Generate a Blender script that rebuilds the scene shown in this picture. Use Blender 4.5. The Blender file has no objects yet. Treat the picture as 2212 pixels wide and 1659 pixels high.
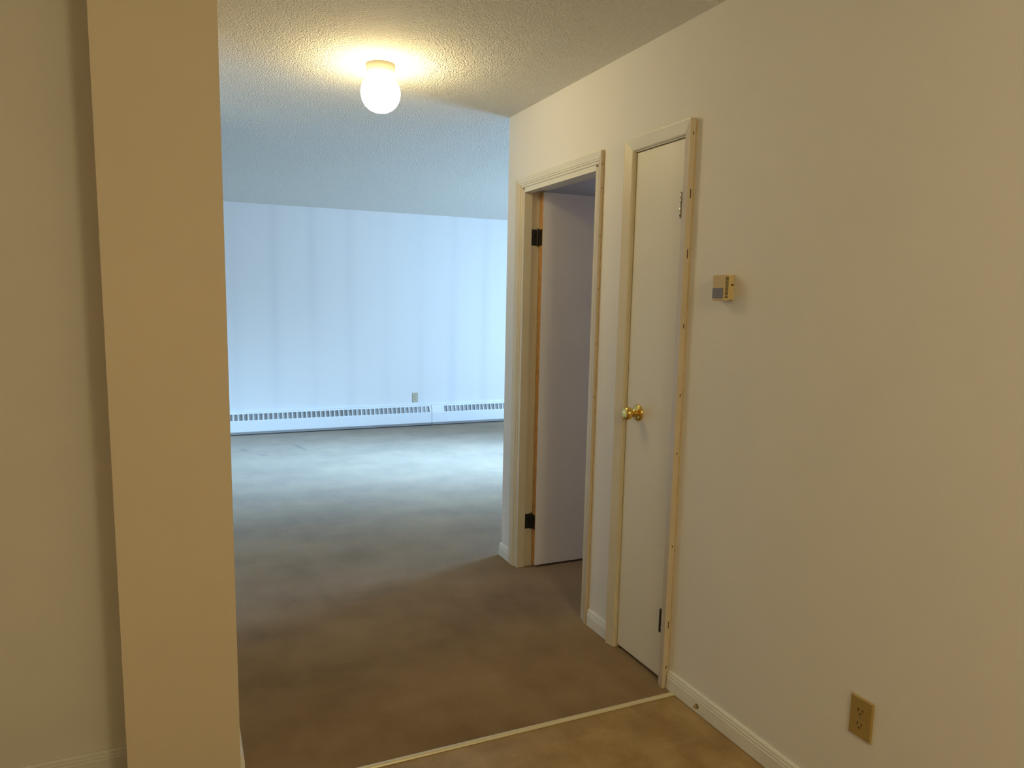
import bpy, bmesh, math
from mathutils import Vector, Matrix

# ------------------------------------------------------------------ camera, world, lights, exposure
sc = bpy.context.scene
COL = sc.collection
W = 1.6731        # face of the wall with the two doors
FY = 8.087        # far wall of the living room
CZ = 2.44         # ceiling height
YC = 3.68         # where the door wall ends
YS = 2.066        # carpet / vinyl joint

yaw, pitch, roll = 0.4106, -0.132, 0.0172
fw = Vector((math.sin(yaw) * math.cos(pitch), math.cos(yaw) * math.cos(pitch), math.sin(pitch)))
r0 = Vector((math.cos(yaw), -math.sin(yaw), 0.0))
u0 = r0.cross(fw)
rt = r0 * math.cos(roll) + u0 * math.sin(roll)
up = -r0 * math.sin(roll) + u0 * math.cos(roll)
cd = bpy.data.cameras.new('camera')
cam = bpy.data.objects.new('camera', cd)
COL.objects.link(cam)
M = Matrix((rt, up, -fw)).transposed().to_4x4()
M.translation = Vector((0, 0, 1.4517))
cam.matrix_world = M
cd.sensor_fit = 'HORIZONTAL'
cd.sensor_width = 36.0
cd.lens = 1558.7145 * 36.0 / 2212.0
cd.shift_x = 41.6 / 2212.0
cd.shift_y = 31.99 / 2212.0
cd.clip_start = 0.02
sc.camera = cam

sc.view_settings.view_transform = 'Standard'
sc.view_settings.look = 'None'
sc.view_settings.gamma = 1.0
sc.view_settings.use_curve_mapping = False
sc.view_settings.exposure = 0.12
sc.cycles.max_bounces = 10
sc.cycles.diffuse_bounces = 8
sc.cycles.sample_clamp_indirect = 4.0

wd = bpy.data.worlds.new('sky')
sc.world = wd
wd.use_nodes = True
bg = wd.node_tree.nodes['Background']
bg.inputs[0].default_value = (0.42, 0.74, 1.0, 1)
bg.inputs[1].default_value = 1.2

def area_light(name, loc, direction, sx, sy, power, color, spread=180):
    d = bpy.data.lights.new(name, 'AREA')
    d.shape = 'RECTANGLE'; d.size = sx; d.size_y = sy
    d.energy = power; d.color = color; d.spread = math.radians(spread)
    o = bpy.data.objects.new(name, d); COL.objects.link(o)
    o.location = loc
    o.rotation_euler = Vector(direction).to_track_quat('-Z', 'Y').to_euler()
    return o

EX = 6.3                                    # living-room wall with the balcony window
WY0, WY1 = 4.25, 6.05                       # that window
area_light('daylight_balcony_window', (EX + 0.25, (WY0 + WY1) / 2, 1.15), (-1, 0.05, -0.04), 1.7, 1.9, 268, (0.37, 0.635, 1.0), 160)
area_light('sky_glow_balcony_window', (EX + 0.22, (WY0 + WY1) / 2, 1.15), (-1, 0.22, -0.26), 1.7, 1.9, 125, (0.36, 0.65, 1.0), 34)
area_light('daylight_bedroom_window', (4.6, 2.6, 1.5), (-1, 0, 0), 0.9, 1.0, 8.5, (0.64, 0.69, 1.0))

def point_light(name, loc, power, color, radius):
    d = bpy.data.lights.new(name, 'POINT'); d.energy = power; d.color = color; d.shadow_soft_size = radius
    o = bpy.data.objects.new(name, d); COL.objects.link(o); o.location = loc
    return o
point_light('entry_ceiling_lamp', (0.88, -0.95, 2.2), 50, (1.0, 0.85, 0.48), 0.19)
point_light('left_fill_light', (-1.5, -0.6, 2.2), 7, (1.0, 0.80, 0.46), 0.14)  # unseen fill added on the left to lift the right wall

GLOBE_STRENGTH = 42.0
GLOBE_COLOR = (1.0, 0.80, 0.42)

# ------------------------------------------------------------------ materials
def mat(name, color, rough=0.6, metal=0.0, var=0.0, vscale=8.0, bump=0.0, bscale=200.0, bdist=0.002, color2=None, spec=0.5, emit=None):
    m = bpy.data.materials.new(name); m.use_nodes = True
    nt = m.node_tree; b = nt.nodes['Principled BSDF']
    b.inputs['Base Color'].default_value = (*color, 1)
    b.inputs['Roughness'].default_value = rough
    b.inputs['Metallic'].default_value = metal
    b.inputs['Specular IOR Level'].default_value = spec
    tc = nt.nodes.new('ShaderNodeTexCoord')
    if var or color2:
        n = nt.nodes.new('ShaderNodeTexNoise'); n.inputs['Scale'].default_value = vscale; n.inputs['Detail'].default_value = 5
        nt.links.new(tc.outputs['Object'], n.inputs['Vector'])
        cr = nt.nodes.new('ShaderNodeValToRGB')
        c2 = color2 or tuple(c * (1 - var) for c in color)
        cr.color_ramp.elements[0].position = 0.35; cr.color_ramp.elements[0].color = (*c2, 1)
        cr.color_ramp.elements[1].position = 0.65; cr.color_ramp.elements[1].color = (*color, 1)
        nt.links.new(n.outputs['Fac'], cr.inputs[0]); nt.links.new(cr.outputs[0], b.inputs['Base Color'])
    if bump:
        n2 = nt.nodes.new('ShaderNodeTexNoise'); n2.inputs['Scale'].default_value = bscale; n2.inputs['Detail'].default_value = 3
        nt.links.new(tc.outputs['Object'], n2.inputs['Vector'])
        bp = nt.nodes.new('ShaderNodeBump'); bp.inputs['Strength'].default_value = bump; bp.inputs['Distance'].default_value = bdist
        nt.links.new(n2.outputs['Fac'], bp.inputs['Height']); nt.links.new(bp.outputs['Normal'], b.inputs['Normal'])
    if emit:
        b.inputs['Emission Color'].default_value = (*emit[0], 1); b.inputs['Emission Strength'].default_value = emit[1]
    return m

m_wall = mat('wall_paint', (0.78, 0.76, 0.73), 0.75, var=0.03, vscale=2.0, bump=0.25, bscale=170, bdist=0.0015)
m_partition = mat('dimmed_partition_paint', (0.60, 0.51, 0.39), 0.75, var=0.03, vscale=2.0, bump=0.25, bscale=170, bdist=0.0015)  # wall paint darkened and warmed: this end's weaker light put into the colour
m_left = mat('dimmed_recess_paint', (0.60, 0.575, 0.52), 0.75, var=0.03, vscale=2.0, bump=0.25, bscale=170, bdist=0.0015)  # wall paint darkened, the recess's dimmer light carried by its colour
m_trim = mat('cream_trim_paint', (0.77, 0.74, 0.64), 0.4, var=0.03, vscale=5)
m_trim2 = mat('yellow_trim_paint', (0.66, 0.59, 0.44), 0.42, var=0.06, vscale=4)  # yellower than the cream trim, on the far legs and jambs
m_trim3 = mat('dimmed_trim_paint', (0.60, 0.51, 0.38), 0.42, var=0.05, vscale=4)  # cream trim toned darker: the near legs' dimmer light put into the colour
m_base = mat('white_baseboard_paint', (0.80, 0.79, 0.74), 0.42, var=0.06, vscale=14)
m_door = mat('cream_door_paint', (0.75, 0.71, 0.60), 0.45, var=0.03, vscale=3, bump=0.06, bscale=60)
m_leaf = mat('white_slab_door_paint', (0.74, 0.71, 0.68), 0.5, var=0.03, vscale=3)
m_edge = mat('bare_wood_edge', (0.55, 0.30, 0.10), 0.6, color2=(0.42, 0.20, 0.06), vscale=20)
m_brass = mat('polished_brass', (0.80, 0.56, 0.16), 0.14, metal=1.0)
m_dark = mat('dark_bronze', (0.035, 0.03, 0.025), 0.45, metal=0.6, color2=(0.06, 0.05, 0.04), vscale=90)
m_chip = mat('paint_chipped_steel', (0.85, 0.82, 0.74), 0.2, metal=0.6, color2=(0.16, 0.12, 0.07), vscale=130)
m_hole = mat('dark_nail_hole', (0.05, 0.025, 0.01), 0.9)
m_caulk = mat('yellowed_caulk', (0.66, 0.53, 0.30), 0.7, color2=(0.50, 0.35, 0.16), vscale=25)
m_ivory = mat('yellowed_ivory_plastic', (0.36, 0.25, 0.08), 0.4)
m_ivory2 = mat('ivory_plastic', (0.50, 0.44, 0.33), 0.4)
m_olive = mat('tarnished_brass', (0.16, 0.11, 0.035), 0.5)
m_slot = mat('slot_black', (0.02, 0.015, 0.01), 0.8)
m_stat = mat('tan_plastic', (0.56, 0.43, 0.21), 0.45)
m_grey = mat('grey_cover', (0.17, 0.16, 0.17), 0.4)
m_strip = mat('cream_metal_strip', (0.62, 0.56, 0.40), 0.35, metal=0.15)
m_heat = mat('white_enamel', (0.78, 0.79, 0.80), 0.4)
m_fin = mat('mottled_heater_fins', (0.46, 0.46, 0.46), 0.6, color2=(0.17, 0.17, 0.165), vscale=0.9)  # grey noise, darker in broad patches along the heater
m_toe = mat('dusty_toe_plate', (0.27, 0.26, 0.25), 0.8)
m_porc = mat('porcelain', (0.80, 0.76, 0.62), 0.3)
m_globe = mat('lit_milk_glass', (0.9, 0.9, 0.9), 0.3, emit=(GLOBE_COLOR, GLOBE_STRENGTH))

# living room wall: faint dust ghosting over the studs every 16 inches
m_far = mat('far_wall_paint', (0.78, 0.77, 0.76), 0.75, bump=0.2, bscale=170, bdist=0.0015)
def ghost(m):
    nt = m.node_tree; b = nt.nodes['Principled BSDF']
    tc = [n for n in nt.nodes if n.type == 'TEX_COORD'][0]
    sp = nt.nodes.new('ShaderNodeSeparateXYZ'); nt.links.new(tc.outputs['Object'], sp.inputs[0])
    def math_(op, a, v=None, c=None):
        n = nt.nodes.new('ShaderNodeMath'); n.operation = op
        for i, x in enumerate((a, v, c)):
            if x is None: continue
            if isinstance(x, (int, float)): n.inputs[i].default_value = x
            else: nt.links.new(x, n.inputs[i])
        return n.outputs[0]
    nz = nt.nodes.new('ShaderNodeTexNoise'); nz.inputs['Scale'].default_value = 1.3
    mp = nt.nodes.new('ShaderNodeMapping'); mp.inputs['Scale'].default_value = (1, 1, 0.35)
    nt.links.new(tc.outputs['Object'], mp.inputs[0]); nt.links.new(mp.outputs[0], nz.inputs['Vector'])
    wob = math_('MULTIPLY', math_('SUBTRACT', nz.outputs['Fac'], 0.5), 0.05)
    u = math_('DIVIDE', math_('SUBTRACT', math_('ADD', sp.outputs[0], wob), 1.36), 0.408)
    c = math_('COSINE', math_('MULTIPLY', u, 2 * math.pi))
    k = math_('POWER', math_('MULTIPLY_ADD', c, 0.5, 0.5), 5.0)
    mx = nt.nodes.new('ShaderNodeMix'); mx.data_type = 'RGBA'
    nt.links.new(math_('MULTIPLY', k, math_('MULTIPLY_ADD', nz.outputs['Fac'], 0.50, -0.10)), mx.inputs['Factor'])
    mx.inputs['A'].default_value = (0.78, 0.77, 0.76, 1); mx.inputs['B'].default_value = (0.56, 0.56, 0.60, 1)
    nt.links.new(mx.outputs['Result'], b.inputs['Base Color'])
ghost(m_far)

# popcorn ceiling
m_ceil = mat('popcorn_ceiling', (0.86, 0.83, 0.76), 0.9, bump=0.0)
def popcorn(m):
    nt = m.node_tree; b = nt.nodes['Principled BSDF']
    tc = [n for n in nt.nodes if n.type == 'TEX_COORD'][0]
    n1 = nt.nodes.new('ShaderNodeTexNoise'); n1.inputs['Scale'].default_value = 120; n1.inputs['Detail'].default_value = 4; n1.inputs['Roughness'].default_value = 0.6
    v = nt.nodes.new('ShaderNodeTexVoronoi'); v.inputs['Scale'].default_value = 150
    for n in (n1, v): nt.links.new(tc.outputs['Object'], n.inputs['Vector'])
    a = nt.nodes.new('ShaderNodeMath'); a.operation = 'SUBTRACT'
    nt.links.new(n1.outputs['Fac'], a.inputs[0]); nt.links.new(v.outputs['Distance'], a.inputs[1])
    bp = nt.nodes.new('ShaderNodeBump'); bp.inputs['Strength'].default_value = 0.8; bp.inputs['Distance'].default_value = 0.008
    nt.links.new(a.outputs[0], bp.inputs['Height']); nt.links.new(bp.outputs['Normal'], b.inputs['Normal'])
popcorn(m_ceil)

# carpet: tan pile with worn, pressed streaks
m_carpet = mat('tan_carpet', (0.36, 0.27, 0.165), 1.0, spec=0.1)
def carpet(m):
    nt = m.node_tree; b = nt.nodes['Principled BSDF']
    tc = [n for n in nt.nodes if n.type == 'TEX_COORD'][0]
    def noise(scale, detail, sx=1, sy=1, rot=0):
        mp = nt.nodes.new('ShaderNodeMapping'); mp.inputs['Scale'].default_value = (sx, sy, 1); mp.inputs['Rotation'].default_value = (0, 0, rot)
        nt.links.new(tc.outputs['Object'], mp.inputs[0])
        n = nt.nodes.new('ShaderNodeTexNoise'); n.inputs['Scale'].default_value = scale; n.inputs['Detail'].default_value = detail
        nt.links.new(mp.outputs[0], n.inputs['Vector']); return n.outputs['Fac']
    A = noise(1.6, 6, 1.0, 1.7, 0.3); B = noise(5.5, 4, 1.4, 0.8, -0.4); Cf = noise(240, 2)
    def mul(a, k, c):
        n = nt.nodes.new('ShaderNodeMath'); n.operation = 'MULTIPLY_ADD'; nt.links.new(a, n.inputs[0]); n.inputs[1].default_value = k
        if isinstance(c, float): n.inputs[2].default_value = c
        else: nt.links.new(c, n.inputs[2])
        return n.outputs[0]
    f = mul(A, 1.1, mul(B, 0.5, mul(Cf, 0.35, -0.48)))
    cr = nt.nodes.new('ShaderNodeValToRGB')
    cr.color_ramp.elements[0].position = 0.2; cr.color_ramp.elements[0].color = (0.165, 0.103, 0.045, 1)
    cr.color_ramp.elements[1].position = 0.85; cr.color_ramp.elements[1].color = (0.29, 0.195, 0.10, 1)
    nt.links.new(f, cr.inputs[0])
    # small spilled stains near the heater
    last = cr.outputs[0]
    for px, py, rot, lx, ly, dark in ((1.06, 7.21, -1.37, 0.24, 0.035, 0.62), (0.54, 7.24, 0.2, 0.05, 0.09, 0.82), (0.68, 6.95, 0.6, 0.05, 0.10, 0.85)):
        mp = nt.nodes.new('ShaderNodeMapping'); mp.vector_type = 'TEXTURE'
        mp.inputs['Location'].default_value = (px, py, 0); mp.inputs['Rotation'].default_value = (0, 0, rot); mp.inputs['Scale'].default_value = (lx, ly, 1)
        nt.links.new(tc.outputs['Object'], mp.inputs[0])
        gr = nt.nodes.new('ShaderNodeTexGradient'); gr.gradient_type = 'SPHERICAL'; nt.links.new(mp.outputs[0], gr.inputs[0])
        sm = nt.nodes.new('ShaderNodeMix'); sm.data_type = 'RGBA'; sm.blend_type = 'MULTIPLY'
        nt.links.new(gr.outputs['Fac'], sm.inputs['Factor']); nt.links.new(last, sm.inputs['A'])
        sm.inputs['B'].default_value = (dark - .25, dark - .28, dark - .3, 1); last = sm.outputs['Result']
    nt.links.new(last, b.inputs['Base Color'])
    b.inputs['Sheen Weight'].default_value = 0.215; b.inputs['Sheen Roughness'].default_value = 0.45; b.inputs['Sheen Tint'].default_value = (0.97, 0.94, 0.90, 1)
    bp = nt.nodes.new('ShaderNodeBump'); bp.inputs['Strength'].default_value = 0.5; bp.inputs['Distance'].default_value = 0.004
    nt.links.new(Cf, bp.inputs['Height']); nt.links.new(bp.outputs['Normal'], b.inputs['Normal'])
carpet(m_carpet)

# sheet vinyl printed with mottled stone tiles set on the diagonal of the strip
m_vinyl = mat('mottled_sheet_vinyl', (0.4, 0.3, 0.15), 0.42, spec=0.3)
def vinyl(m):
    nt = m.node_tree; b = nt.nodes['Principled BSDF']
    tc = [n for n in nt.nodes if n.type == 'TEX_COORD'][0]
    n = nt.nodes.new('ShaderNodeTexNoise'); n.inputs['Scale'].default_value = 7; n.inputs['Detail'].default_value = 7; n.inputs['Roughness'].default_value = 0.6
    nt.links.new(tc.outputs['Object'], n.inputs['Vector'])
    cr = nt.nodes.new('ShaderNodeValToRGB')
    cr.color_ramp.elements[0].position = 0.3; cr.color_ramp.elements[0].color = (0.25, 0.155, 0.06, 1)
    cr.color_ramp.elements[1].position = 0.7; cr.color_ramp.elements[1].color = (0.40, 0.28, 0.125, 1)
    nt.links.new(n.outputs['Fac'], cr.inputs[0])
    mp = nt.nodes.new('ShaderNodeMapping'); mp.inputs['Location'].default_value = (0.07, 0.02, 0)
    nt.links.new(tc.outputs['Object'], mp.inputs[0])
    br = nt.nodes.new('ShaderNodeTexBrick'); br.offset = 0.0; br.inputs['Scale'].default_value = 1.0
    br.inputs['Brick Width'].default_value = 0.152; br.inputs['Row Height'].default_value = 0.152
    br.inputs['Mortar Size'].default_value = 0.003; br.inputs['Mortar Smooth'].default_value = 0.6
    br.inputs['Color1'].default_value = (1, 1, 1, 1); br.inputs['Color2'].default_value = (0.80, 0.76, 0.74, 1); br.inputs['Mortar'].default_value = (1.12, 1.12, 1.12, 1)
    nt.links.new(mp.outputs[0], br.inputs['Vector'])
    mx = nt.nodes.new('ShaderNodeMix'); mx.data_type = 'RGBA'; mx.blend_type = 'MULTIPLY'; mx.inputs['Factor'].default_value = 0.45
    nt.links.new(cr.outputs[0], mx.inputs['A']); nt.links.new(br.outputs['Color'], mx.inputs['B'])
    nt.links.new(mx.outputs['Result'], b.inputs['Base Color'])
vinyl(m_vinyl)

# ------------------------------------------------------------------ mesh helpers
def box(bm, x0, x1, y0, y1, z0, z1, bev=0.0):
    vs = [bm.verts.new((x, y, z)) for x in (x0, x1) for y in (y0, y1) for z in (z0, z1)]
    idx = [(0, 1, 3, 2), (4, 6, 7, 5), (0, 4, 5, 1), (2, 3, 7, 6), (0, 2, 6, 4), (1, 5, 7, 3)]
    fs = [bm.faces.new([vs[i] for i in f]) for f in idx]
    if bev:
        es = {e for f in fs for e in f.edges}
        bmesh.ops.bevel(bm, geom=list(es), offset=bev, segments=2, affect='EDGES', profile=0.5)

def loft(bm, rings, caps=True, closed=True):
    """Join equal-length rings of points into a skin."""
    R = [[bm.verts.new(p) for p in r] for r in rings]
    n = len(R[0])
    for a, b in zip(R, R[1:]):
        for i in range(n if closed else n - 1):
            j = (i + 1) % n
            bm.faces.new((a[i], a[j], b[j], b[i]))
    if caps:
        bm.faces.new(R[0][::-1]); bm.faces.new(R[-1])

def lathe(bm, prof, axis='z', center=(0, 0, 0), n=32):
    """prof: (radius, height) pairs, spun about the axis."""
    rings = []
    for r, h in prof:
        ring = []
        for k in range(n):
            a = 2 * math.pi * k / n
            c, s = max(r, 1e-5) * math.cos(a), max(r, 1e-5) * math.sin(a)
            p = {'z': (c, s, h), 'x': (h, c, s), 'y': (c, h, s)}[axis]
            ring.append(tuple(p[i] + center[i] for i in range(3)))
        rings.append(ring)
    loft(bm, rings)

def obj(name, bm, m, parent=None, smooth=False, world=False, keep_origin=False):
    bmesh.ops.recalc_face_normals(bm, faces=bm.faces)
    me = bpy.data.meshes.new(name)
    off = Vector((0, 0, 0))
    if parent is not None and world:
        p, off = parent, Vector((0, 0, 0))
        while p is not None:
            off += p.location; p = p.parent
        for v in bm.verts: v.co -= off
    loc = Vector((0, 0, 0))
    if not keep_origin:
        lo = Vector([min(v.co[i] for v in bm.verts) for i in range(3)]); hi = Vector([max(v.co[i] for v in bm.verts) for i in range(3)])
        loc = (lo + hi) / 2
        for v in bm.verts: v.co -= loc
    bm.to_mesh(me); bm.free()
    if smooth:
        for p in me.polygons: p.use_smooth = True
        try: me.set_sharp_from_angle(angle=math.radians(40))
        except Exception: pass
    me.materials.append(m)
    o = bpy.data.objects.new(name, me); COL.objects.link(o)
    o.location = loc
    if parent is not None: o.parent = parent
    return o

def tag(o, label=None, cat=None, group=None, kind=None):
    if label: o['label'] = label
    if cat: o['category'] = cat
    if group: o['group'] = group
    if kind: o['kind'] = kind
    return o

def thing(name, loc, label, cat, group=None, kind=None, rotz=0.0):
    o = bpy.data.objects.new(name, None); COL.objects.link(o)
    o.empty_display_size = 0.05
    o.location = loc; o.rotation_euler = (0, 0, rotz)
    return tag(o, label, cat, group, kind)

def copy_tree(o, parent=None):
    c = o.copy(); COL.objects.link(c)
    if parent is not None: c.parent = parent
    for ch in list(o.children): copy_tree(ch, c)
    return c

def boxes(name, lst, m, label=None, cat=None, **k):
    bm = bmesh.new()
    for b in lst: box(bm, *b)
    o = obj(name, bm, m, keep_origin=True)
    return tag(o, label, cat, kind='structure')

# ------------------------------------------------------------------ room shell
X0, Y0 = -2.6, -2.6             # west and south bounds of the flat behind the camera
WT = 0.115                       # door wall thickness
D1 = (2.7415, 3.4855, 2.0445)       # doorway: near jamb, far jamb, head
D2 = (2.1495, 2.4805, 2.0545)       # closet opening

boxes('floor', [(X0, EX, YS, FY, -0.1, 0.0)], m_carpet, 'worn tan carpet running from the strip to the far heater', 'carpet')
boxes('floor.001', [(X0, EX, Y0, YS, -0.1, -0.002)], m_vinyl, 'mottled tan vinyl sheet flooring in front of the metal strip', 'vinyl floor')
boxes('ceiling', [(X0, EX, Y0, FY, CZ, CZ + 0.1)], m_ceil, 'popcorn textured ceiling around the lit globe lamp', 'ceiling')
boxes('wall_right', [
    (W, W + WT, Y0, D2[0], 0, CZ), (W, W + WT, D2[0], D2[1], D2[2], CZ), (W, W + WT, D2[1], D1[0], 0, CZ),
    (W, W + WT, D1[0], D1[1], D1[2], CZ), (W, W + WT, D1[1], YC, 0, CZ)],
    m_wall, 'white painted wall holding the two doors, thermostat and near outlet', 'wall')
boxes('wall_far', [(X0, EX + 0.1, FY, FY + 0.12, 0, CZ)], m_far, 'pale blue lit far wall with faint vertical streaks above the heaters', 'wall')
boxes('wall_middle', [(-0.1807, 0.1245, 2.1616, 4.35, 0, CZ)], m_partition, 'tan lit end of the partition wall between the hall and side room', 'wall')
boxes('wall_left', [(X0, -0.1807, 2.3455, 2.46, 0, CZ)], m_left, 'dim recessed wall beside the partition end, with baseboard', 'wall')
boxes('wall_back', [(X0, W, Y0 - 0.1, Y0, 0, CZ)], m_wall, 'wall behind the camera across the entry', 'wall')
boxes('wall_side', [(X0 - 0.1, X0, Y0, FY, 0, CZ)], m_wall, 'outer side wall beyond the partition', 'wall')
boxes('wall_living', [(W + WT, EX, YC - WT, YC, 0, CZ)], m_wall, 'living room wall turning the corner past the open door', 'wall')
boxes('wall_window', [
    (EX, EX + 0.12, YC - WT, WY0, 0, CZ), (EX, EX + 0.12, WY1, FY, 0, CZ),
    (EX, EX + 0.12, WY0, WY1, 2.1, CZ), (EX, EX + 0.12, WY0, WY1, 0, 0.12)],
    m_wall, 'living room wall with the balcony window opening', 'wall')
# bedroom behind the open door, closet behind the shut one
boxes('wall_bedroom', [
    (W + WT, 4.7, 0.9, 1.0, 0, CZ), (4.7, 4.8, 0.9, YC, 0, CZ)], m_wall, 'bedroom walls behind the open door', 'wall')
boxes('wall_closet', [(W + WT, 2.35, 2.02, 2.06, 0, CZ), (W + WT, 2.35, 2.60, 2.64, 0, CZ), (2.35, 2.39, 2.02, 2.64, 0, CZ)], m_wall, 'shallow closet walls behind the narrow door', 'wall')
# balcony window frame
bm = bmesh.new()
for y0, y1, z0, z1 in ((WY0, WY1, 0.12, 0.18), (WY0, WY1, 2.04, 2.1), (WY0, WY0 + .06, .18, 2.04), (WY1 - .06, WY1, .18, 2.04)):
    box(bm, EX + .03, EX + .09, y0, y1, z0, z1)
tag(obj('window_1', bm, m_heat, keep_origin=True), 'white frame of the balcony window around the corner', 'window', kind='structure')

# ------------------------------------------------------------------ baseboards
BB = [(0, 0), (0.012, 0), (0.012, 0.048), (0.0105, 0.051), (0.0105, 0.059), (0.0085, 0.062), (0.0085, 0.069), (0.005, 0.075), (0, 0.075)]
def base_y(bm, y0, y1, x=W, s=-1, m0=0.0, m1=0.0):
    """baseboard along y on a wall face at x; s: side it projects to; m0/m1: mitre at the ends"""
    loft(bm, [[(x + s * d, y0 - m0 * d, z) for d, z in BB], [(x + s * d, y1 + m1 * d, z) for d, z in BB]])
def base_x(bm, x0, x1, y, s, m0=0.0, m1=0.0):
    loft(bm, [[(x0 - m0 * d, y + s * d, z) for d, z in BB], [(x1 + m1 * d, y + s * d, z) for d, z in BB]])
bm = bmesh.new(); base_y(bm, Y0, 2.106)
tag(obj('baseboard_right', bm, m_base, keep_origin=True), 'long white stepped baseboard under the thermostat and outlet', 'baseboard', kind='structure')
bm = bmesh.new(); base_y(bm, 2.535, 2.700)
tag(obj('baseboard_middle', bm, m_base, keep_origin=True), 'short white baseboard piece between the two door casings', 'baseboard', kind='structure')
bm = bmesh.new(); base_y(bm, 3.551, YC, m1=1.0); base_x(bm, W, W + 3.0, YC, 1, m0=1.0)
tag(obj('baseboard_corner', bm, m_base, keep_origin=True), 'white baseboard wrapping the wall corner past the open door', 'baseboard', kind='structure')
bm = bmesh.new(); base_x(bm, X0, -0.1807, 2.3455, -1)
tag(obj('baseboard_left', bm, m_left, keep_origin=True), 'dim baseboard along the recessed wall', 'baseboard', kind='structure')  # given the dimmed wall paint instead of the white baseboard paint
bm = bmesh.new(); base_y(bm, 2.1616, 4.35, x=0.1245, s=1)
tag(obj('baseboard_partition', bm, m_base, keep_origin=True), 'baseboard on the hall side of the partition wall', 'baseboard', kind='structure')

# threshold strip between carpet and vinyl
bm = bmesh.new()
prof = [(-0.0105, -0.001), (-0.009, 0.0025), (-0.005, 0.0055), (0.0, 0.0065), (0.005, 0.0055), (0.009, 0.0025), (0.0105, -0.001)]
loft(bm, [[(x, YS + a, z) for a, z in prof] for x in (0.1365, W - 0.012)])
tag(obj('trim_1', bm, m_strip, smooth=True), 'cream rounded metal strip where carpet meets vinyl', 'threshold strip', kind='structure')

# ------------------------------------------------------------------ doors
def casing(root, prof, yL, wL, yR, wR, zi, wH, tR=None):
    """Three mitred casing pieces. prof: (s, t), s 0 inner .. 1 outer, t projection. tR scales the near leg's thickness."""
    k = tR or 1.0
    bm = bmesh.new()
    loft(bm, [[(W - t, yL + s * wL, 0.0) for s, t in prof], [(W - t, yL + s * wL, zi + s * wH) for s, t in prof]])
    obj('casing', bm, m_trim2, root, world=True)
    bm = bmesh.new()
    loft(bm, [[(W - t, yL + s * wL, zi + s * wH) for s, t in prof], [(W - t * k, yR - s * wR, zi + s * wH) for s, t in prof]])
    obj('casing', bm, m_trim, root, world=True)
    bm = bmesh.new()
    loft(bm, [[(W - t * k, yR - s * wR, 0.0) for s, t in prof], [(W - t * k, yR - s * wR, zi + s * wH) for s, t in prof]])
    return obj('casing', bm, m_trim3, root, world=True)

def hinge_mesh(bm, x, y, z0, z1, r=0.006, n=5):
    h = (z1 - z0) / n
    for i in range(n):
        lathe(bm, [(0, z0 + i * h + .0006), (r * .85, z0 + i * h + .0006), (r, z0 + i * h + .002), (r, z0 + (i + 1) * h - .002), (r * .85, z0 + (i + 1) * h - .0006), (0, z0 + (i + 1) * h - .0006)], 'z', (x, y, 0), 14)
    lathe(bm, [(0, z1), (r * .7, z1), (r * .9, z1 + .003), (r * .5, z1 + .006), (0, z1 + .007)], 'z', (x, y, 0), 12)
    lathe(bm, [(0, z0 - .005), (r * .6, z0 - .004), (r * .8, z0 - .001), (0, z0)], 'z', (x, y, 0), 12)

# --- open bedroom door
d1 = thing('door_1', (W, 3.11, 0), 'open doorway with its white slab door swung into the dim bedroom', 'door', kind='structure')
P1 = [(0, 0), (0, 0.006), (0.05, 0.009), (0.14, 0.009), (0.17, 0.0065), (0.22, 0.0065), (0.26, 0.0115), (0.36, 0.0115), (0.39, 0.0095), (0.43, 0.0125), (0.90, 0.0165), (0.98, 0.0165), (1.0, 0.0155), (1.0, 0)]
cR = casing(d1, P1, 3.487, 0.062, 2.740, 0.033, 2.046, 0.052)
# jambs: a wider front strip, then the rebate the leaf closes into
def jamb(name, lst):
    bm = bmesh.new()
    for b in lst: box(bm, *b)
    return obj(name, bm, m_trim2 if name == 'jamb' else m_trim, d1, world=True)
jamb('jamb', [(W - .004, W + .040, 3.462, 3.487, 0, 2.036), (W + .040, W + WT, 3.475, 3.487, 0, 2.036)])
jamb('jamb', [(W - .004, W + .040, 2.740, 2.765, 0, 2.036), (W + .040, W + WT, 2.740, 2.752, 0, 2.036)])
jamb('head_jamb', [(W - .004, W + .040, 2.765, 3.462, 2.022, 2.046), (W + .040, W + WT, 2.752, 3.475, 2.034, 2.046)])
# leaf, open at a right angle
HX = W + 0.089
bm = bmesh.new(); box(bm, HX, HX + 0.70, 3.431, 3.466, 0.012, 2.026, 0.0012)
leaf = tag(obj('door_leaf', bm, m_leaf, d1, world=True), 'flat white slab leaf, shaded towards its free edge')
bm = bmesh.new(); box(bm, HX - 0.0012, HX + 0.0002, 3.4318, 3.4652, 0.013, 2.025)
tag(obj('leaf_edge', bm, m_edge, leaf, world=True), 'bare orange wood hinge edge')
for z0, z1 in ((1.755, 1.838), (0.215, 0.298)):
    bm = bmesh.new()
    box(bm, W + 0.041, HX - .006, 3.4722, 3.4752, z0, z1)                 # jamb plate
    box(bm, HX - 0.0042, HX - 0.0010, 3.434, 3.470, z0, z1)               # leaf plate
    hinge_mesh(bm, HX - 0.008, 3.4715, z0, z1, 0.0055)
    for dz in (0.014, 0.0415, 0.069):
        lathe(bm, [(0, 3.4708), (.004, 3.4712), (.0045, 3.4724)], 'y', (W + 0.058 + (0.008 if dz == .0415 else 0), 0, z0 + dz), 10)
    tag(obj('hinge', bm, m_dark, leaf, world=True), 'dark bronze butt hinge')
bm = bmesh.new(); box(bm, W - .0035, W - 0.0002, 2.7045, 2.7085, 0.08, 2.09)
tag(obj('caulk_line', bm, m_caulk, d1, world=True), 'yellowed caulk along the near casing edge')
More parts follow.
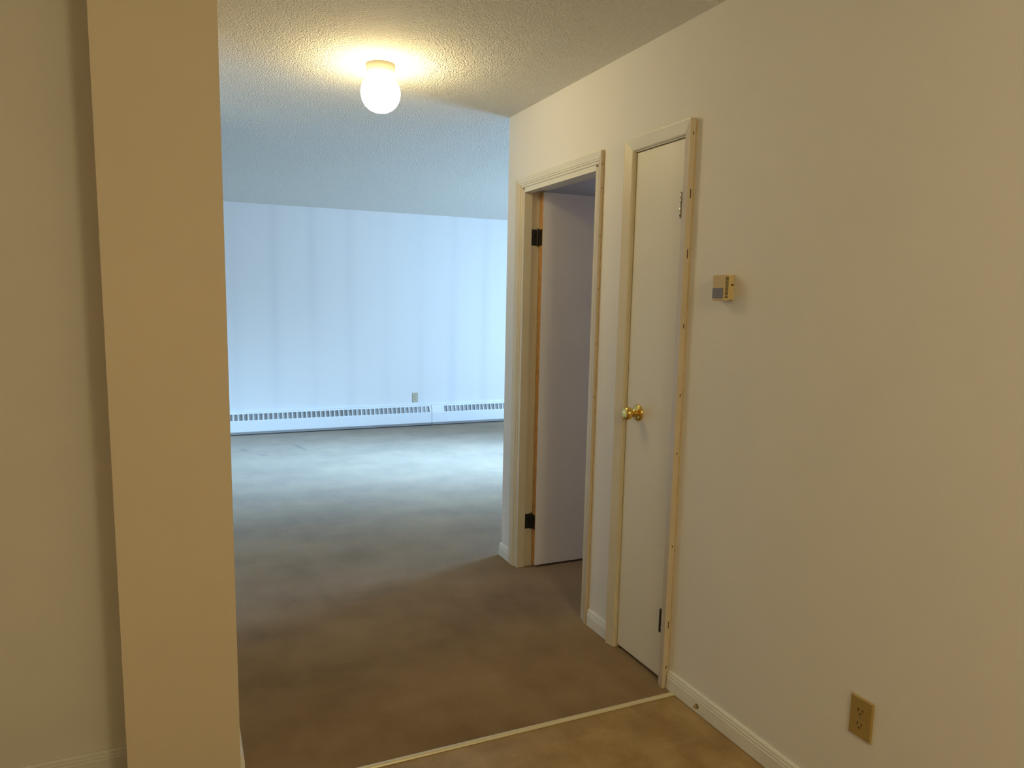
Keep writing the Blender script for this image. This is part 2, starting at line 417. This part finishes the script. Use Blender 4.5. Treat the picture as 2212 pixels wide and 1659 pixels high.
for z in (2.041, 1.942, 1.743, 1.518, 1.283, 1.05):
    bm = bmesh.new(); box(bm, W - .0095, W - .0070, 2.7066, 2.7085, z - .004, z + .004)
    obj('nail_hole', bm, m_hole, d1, world=True)

# --- narrow closet door
d2 = thing('door_2', (W, 2.31, 0), 'shut narrow cream closet door with a brass knob', 'door', kind='structure')
P2 = [(0, 0), (0, 0.013), (0.08, 0.016), (0.5, 0.0195), (0.92, 0.0235), (0.98, 0.0235), (1.0, 0.0225), (1.0, 0)]
casing(d2, P2, 2.472, 0.050, 2.1515, 0.040, 2.050, 0.048, 1.15)
bm = bmesh.new()
box(bm, W - .006, W + WT, 2.470, 2.482, 0, 2.048); box(bm, W - .006, W + WT, 2.148, 2.160, 0, 2.048)
obj('jamb', bm, m_trim2, d2, world=True)
bm = bmesh.new(); box(bm, W - .006, W + WT, 2.148, 2.482, 2.046, 2.056)
obj('head_jamb', bm, m_trim, d2, world=True)
bm = bmesh.new(); box(bm, W + 0.001, W + 0.036, 2.163, 2.4665, 0.014, 2.0425, 0.0012)
leaf2 = tag(obj('door_leaf', bm, m_door, d2, world=True), 'flat cream slab leaf')
bm = bmesh.new()
lathe(bm, [(0, 0), (0.0335, 0), (0.0335, 0.003), (0.031, 0.007), (0.024, 0.0095), (0.016, 0.011), (0.0125, 0.014), (0.0125, 0.018), (0.0145, 0.020), (0.0145, 0.023),
           (0.0115, 0.026), (0.0115, 0.031), (0.016, 0.034), (0.0225, 0.038), (0.0262, 0.045), (0.0268, 0.051), (0.0255, 0.057), (0.021, 0.0625), (0.0165, 0.0645), (0.010, 0.0655), (0, 0.066)], 'x', n=40)
for v in bm.verts: v.co = Vector((W + 0.001 - v.co.x, 2.386 + v.co.y, 1.026 + v.co.z))
tag(obj('knob', bm, m_brass, leaf2, smooth=True, world=True), 'polished brass knob on a round rose')
for z0, z1, m, lab in ((1.768, 1.850, m_chip, 'bright hinge barrel with chipped paint'), (0.205, 0.290, m_dark, 'dark bare hinge barrel')):
    bm = bmesh.new(); hinge_mesh(bm, W - 0.009, 2.1655, z0, z1, 0.0055)
    tag(obj('hinge', bm, m, leaf2, smooth=True, world=True), lab)
bm = bmesh.new(); box(bm, W - .003, W - 0.0002, 2.1095, 2.1125, 0.077, 2.094)
tag(obj('caulk_line', bm, m_caulk, d2, world=True), 'yellowed caulk along the near casing edge')
for z, h in ((2.047, .005), (1.843, .016), (1.636, .016), (1.381, .008), (1.131, .005), (0.915, .004), (0.562, .004), (0.254, .014), (0.083, .006)):
    bm = bmesh.new(); box(bm, W - .0145, W - .0110, 2.1110, 2.1130, z - h, z + h)
    obj('nail_hole', bm, m_hole, d2, world=True)

# ------------------------------------------------------------------ baseboard heaters
def heater(x0, x1, s0, n, label, end_gap):
    r = thing('baseboard_heater', ((x0 + x1) / 2, FY, 0), label, 'heater', 'baseboard heaters along the far wall')
    yb = FY - 0.001
    A = (FY - 0.040, 0.232); B = (FY - 0.066, 0.160)        # top and bottom of the slanted outlet face
    # back and top cover
    bm = bmesh.new()
    pr = [(yb, 0.03), (yb, 0.243), (FY - .034, 0.243), (A[0], A[1]), (A[0] + .002, A[1] - .002), (FY - .034, 0.240), (yb - .003, 0.240), (yb - .003, 0.03)]
    loft(bm, [[(x, y, z) for y, z in pr] for x in (x0 + .001, x1 - .001)])
    obj('back_cover', bm, m_heat, r, world=True)
    # front panel with a small return lip
    bm = bmesh.new()
    pr = [(B[0], B[1]), (FY - .068, 0.153), (FY - .068, 0.040), (FY - .063, 0.034), (FY - .061, 0.036), (FY - .065, 0.042), (FY - .065, 0.152), (B[0] + .002, B[1])]
    loft(bm, [[(x, y, z) for y, z in pr] for x in (x0 + .0015, x1 - .0015)])
    obj('front_panel', bm, m_heat, r, world=True)
    # outlet grille: rails and bars cut from one sheet
    d = Vector((0, B[0] - A[0], B[1] - A[1])); nrm = Vector((0, d.z, -d.y)).normalized() * 0.0012
    if nrm.y > 0: nrm = -nrm
    def patch(bm, xa, xb, ta, tb):
        a = Vector((0, A[0], A[1])) + d * ta; b = Vector((0, A[0], A[1])) + d * tb
        loft(bm, [[(x, a.y, a.z), (x, b.y, b.z), (x, b.y + nrm.y, b.z + nrm.z), (x, a.y + nrm.y, a.z + nrm.z)] for x in (xa, xb)])
    bm = bmesh.new()
    patch(bm, x0 + .0015, x1 - .0015, 0, 0.07); patch(bm, x0 + .0015, x1 - .0015, 0.97, 1.0)
    patch(bm, x0 + .0015, s0, 0.07, 0.97); patch(bm, s0 + n * .051 - .0095, x1 - .0015, 0.07, 0.97)
    for i in range(n - 1):
        patch(bm, s0 + i * .051 + .0415, s0 + (i + 1) * .051, 0.07, 0.97)
    obj('outlet_grille', bm, m_heat, r, world=True)
    # fins inside
    bm = bmesh.new(); box(bm, x0 + .01, x1 - .01, FY - .05, FY - .012, 0.075, 0.15)
    obj('fin_block', bm, m_fin, r, world=True)
    bm = bmesh.new(); 
    loft(bm, [[(x, A[0] + .010, A[1] + .002), (x, B[0] + .010, B[1] - .003), (x, B[0] + .013, B[1] - .003), (x, A[0] + .013, A[1] + .002)] for x in (x0 + .002, x1 - .002)])
    obj('inner_plate', bm, m_fin, r, world=True)
    # toe plate and end caps
    bm = bmesh.new(); box(bm, x0 + .002, x1 - .002, FY - .064, FY - .02, 0.012, 0.039)
    tag(obj('toe_plate', bm, m_toe, r, world=True), 'dusty grey toe plate')
    for xa in (x0, x1 - .0012):
        bm = bmesh.new()
        pr = [(yb, 0.0), (yb, 0.240), (FY - .030, 0.240), (A[0] + .005, A[1]), (B[0] + .005, B[1]), (FY - .062, 0.153), (FY - .062, 0.036), (FY - .060, 0.034), (FY - .060, 0.0)]
        loft(bm, [[(x, y, z) for y, z in pr] for x in (xa, xa + .0012)])
        obj('end_cap', bm, m_toe, r, world=True)
    return r
heater(-0.62, 2.7095, 0.449 - 0.051 * 20, 64, 'longer white heater below the outlet, its slots reaching the seam', 0)
heater(2.7115, 6.0, 2.867, 58, 'further white heater section past the seam, with a blank plate before its slots', 0)

# ------------------------------------------------------------------ outlets
def outlet(loc, rotz, label, m, group=None):
    r = thing('wall_outlet', loc, label, 'outlet', group, rotz=rotz)
    bm = bmesh.new()
    n = 0.0355; h = 0.0575
    prof = [(n, h, 0.0), (n, h, -0.002), (n - .003, h - .003, -0.0055)]
    loft(bm, [[(-a, y, -b), (a, y, -b), (a, y, b), (-a, y, b)] for a, b, y in prof])
    obj('cover_plate', bm, m, r)
    for s in (-1, 1):
        bm = bmesh.new()
        pts = []
        for k in range(24):
            a = 2 * math.pi * k / 24
            pts.append((0.0172 * math.cos(a), max(-0.0135, min(0.0135, 0.0172 * math.sin(a))) + s * 0.0195))
        loft(bm, [[(x, y, z) for x, z in pts] for y in (-0.0050, -0.0068)])
        rc = obj('receptacle', bm, m, r)
        for dx, w, z, hh in ((-.0065, .0013, .003, .0045), (.0065, .0013, .003, .0036)):
            bm = bmesh.new(); box(bm, dx - w, dx + w, -0.0071, -0.0066, s * .0195 + z - hh, s * .0195 + z + hh)
            for v in bm.verts: v.co -= rc.location
            obj('slot', bm, m_slot, rc)
        bm = bmesh.new(); lathe(bm, [(0, -.0066), (.0026, -.0066), (.0026, -.0071), (0, -.0071)], 'y', (0, 0, s * .0195 - .008), 12)
        for v in bm.verts: v.co -= rc.location
        obj('ground_hole', bm, m_slot, rc)
    bm = bmesh.new(); lathe(bm, [(0, -.005), (.0028, -.005), (.0028, -.0064), (.0015, -.0068), (0, -.0068)], 'y', (0, 0, 0), 14)
    obj('screw', bm, m_chip, r)
    return r
outlet((W, 1.281, 0.3455), -math.pi / 2, 'yellowed tan duplex outlet low on the door wall near the camera', m_ivory)
outlet((2.523, FY, 0.3325), 0.0, 'small ivory duplex outlet just above the far heater', m_ivory2)

# ------------------------------------------------------------------ thermostat
th = thing('thermostat', (W, 1.9075, 1.471), 'tan wall thermostat with a grey window and vent slots', 'thermostat')
T0, T1, TZ0, TZ1, TD = 1.880, 1.935, 1.4715, 1.5555, 0.041
bm = bmesh.new(); box(bm, W - .006, W, T0 - .0005, T1 + .0005, TZ0 + .001, TZ1, .001)
obj('back_plate', bm, m_stat, th, world=True)
bm = bmesh.new()
loft(bm, [[(W - .006, y, TZ0 + .006), (W - TD + .012, y, TZ0), (W - TD, y, TZ0 + .002), (W - TD, y, TZ1 - .002), (W - TD + .002, y, TZ1), (W - .006, y, TZ1)] for y in (T0, T1)])
obj('body', bm, m_stat, th, world=True)
bm = bmesh.new(); box(bm, W - TD - .0012, W - TD + .001, T0 + .004, T1 - .0005, 1.480, 1.5135, .0005)
tag(obj('window_panel', bm, m_grey, th, world=True), 'grey lower window')
bm = bmesh.new()
for i in range(17):
    z = 1.4815 + i * 0.0041
    box(bm, W - TD + .004, W - TD + .017, T0 - .0008, T0 + .001, z, z + .0021)
tag(obj('vent_slots', bm, m_slot, th, world=True), 'column of dark vent slots')
bm = bmesh.new(); box(bm, W - .013, W - .003, T0 - .0008, T0 + .001, 1.521, 1.526)
obj('notch', bm, m_hole, th, world=True)

# ------------------------------------------------------------------ door stop on the baseboard
ds = thing('door_stop', (W - .012, 1.928, 0.026), 'tiny round tan door stop on the baseboard below the thermostat', 'door stop')
bm = bmesh.new(); lathe(bm, [(0, 0), (.0085, 0), (.0085, .0025), (.006, .004), (0, .004)], 'x', n=20)
for v in bm.verts: v.co.x *= -1
obj('base_ring', bm, m_olive, ds, smooth=True)
bm = bmesh.new(); lathe(bm, [(0, .004), (.005, .004), (.0055, .010), (.0045, .013), (0, .0135)], 'x', n=16)
for v in bm.verts: v.co.x *= -1
obj('rubber_tip', bm, m_ivory, ds, smooth=True)

# ------------------------------------------------------------------ globe lamp on the ceiling
LX, LY = 0.822, 3.135
lp = thing('ceiling_light', (LX, LY, CZ), 'glowing white glass globe lamp on the popcorn ceiling', 'ceiling lamp')
bm = bmesh.new(); lathe(bm, [(0, CZ), (.0615, CZ), (.062, CZ - .006), (.060, CZ - .036), (.057, CZ - .041), (.045, CZ - .042), (0, CZ - .042)], 'z', (LX, LY, 0), 40)
tag(obj('lamp_holder', bm, m_porc, lp, smooth=True, world=True), 'cream porcelain holder')
bm = bmesh.new()
prof = [(0, CZ - .0425), (.044, CZ - .0425), (.052, CZ - .048), (.063, CZ - .060), (.074, CZ - .076), (.0815, CZ - .095), (.0835, CZ - .112), (.082, CZ - .130), (.076, CZ - .149), (.066, CZ - .166), (.051, CZ - .180), (.033, CZ - .189), (.014, CZ - .193), (0, CZ - .1935)]
lathe(bm, prof, 'z', (LX, LY, 0), 40)
tag(obj('globe', bm, m_globe, lp, smooth=True, world=True), 'lit milk glass globe')
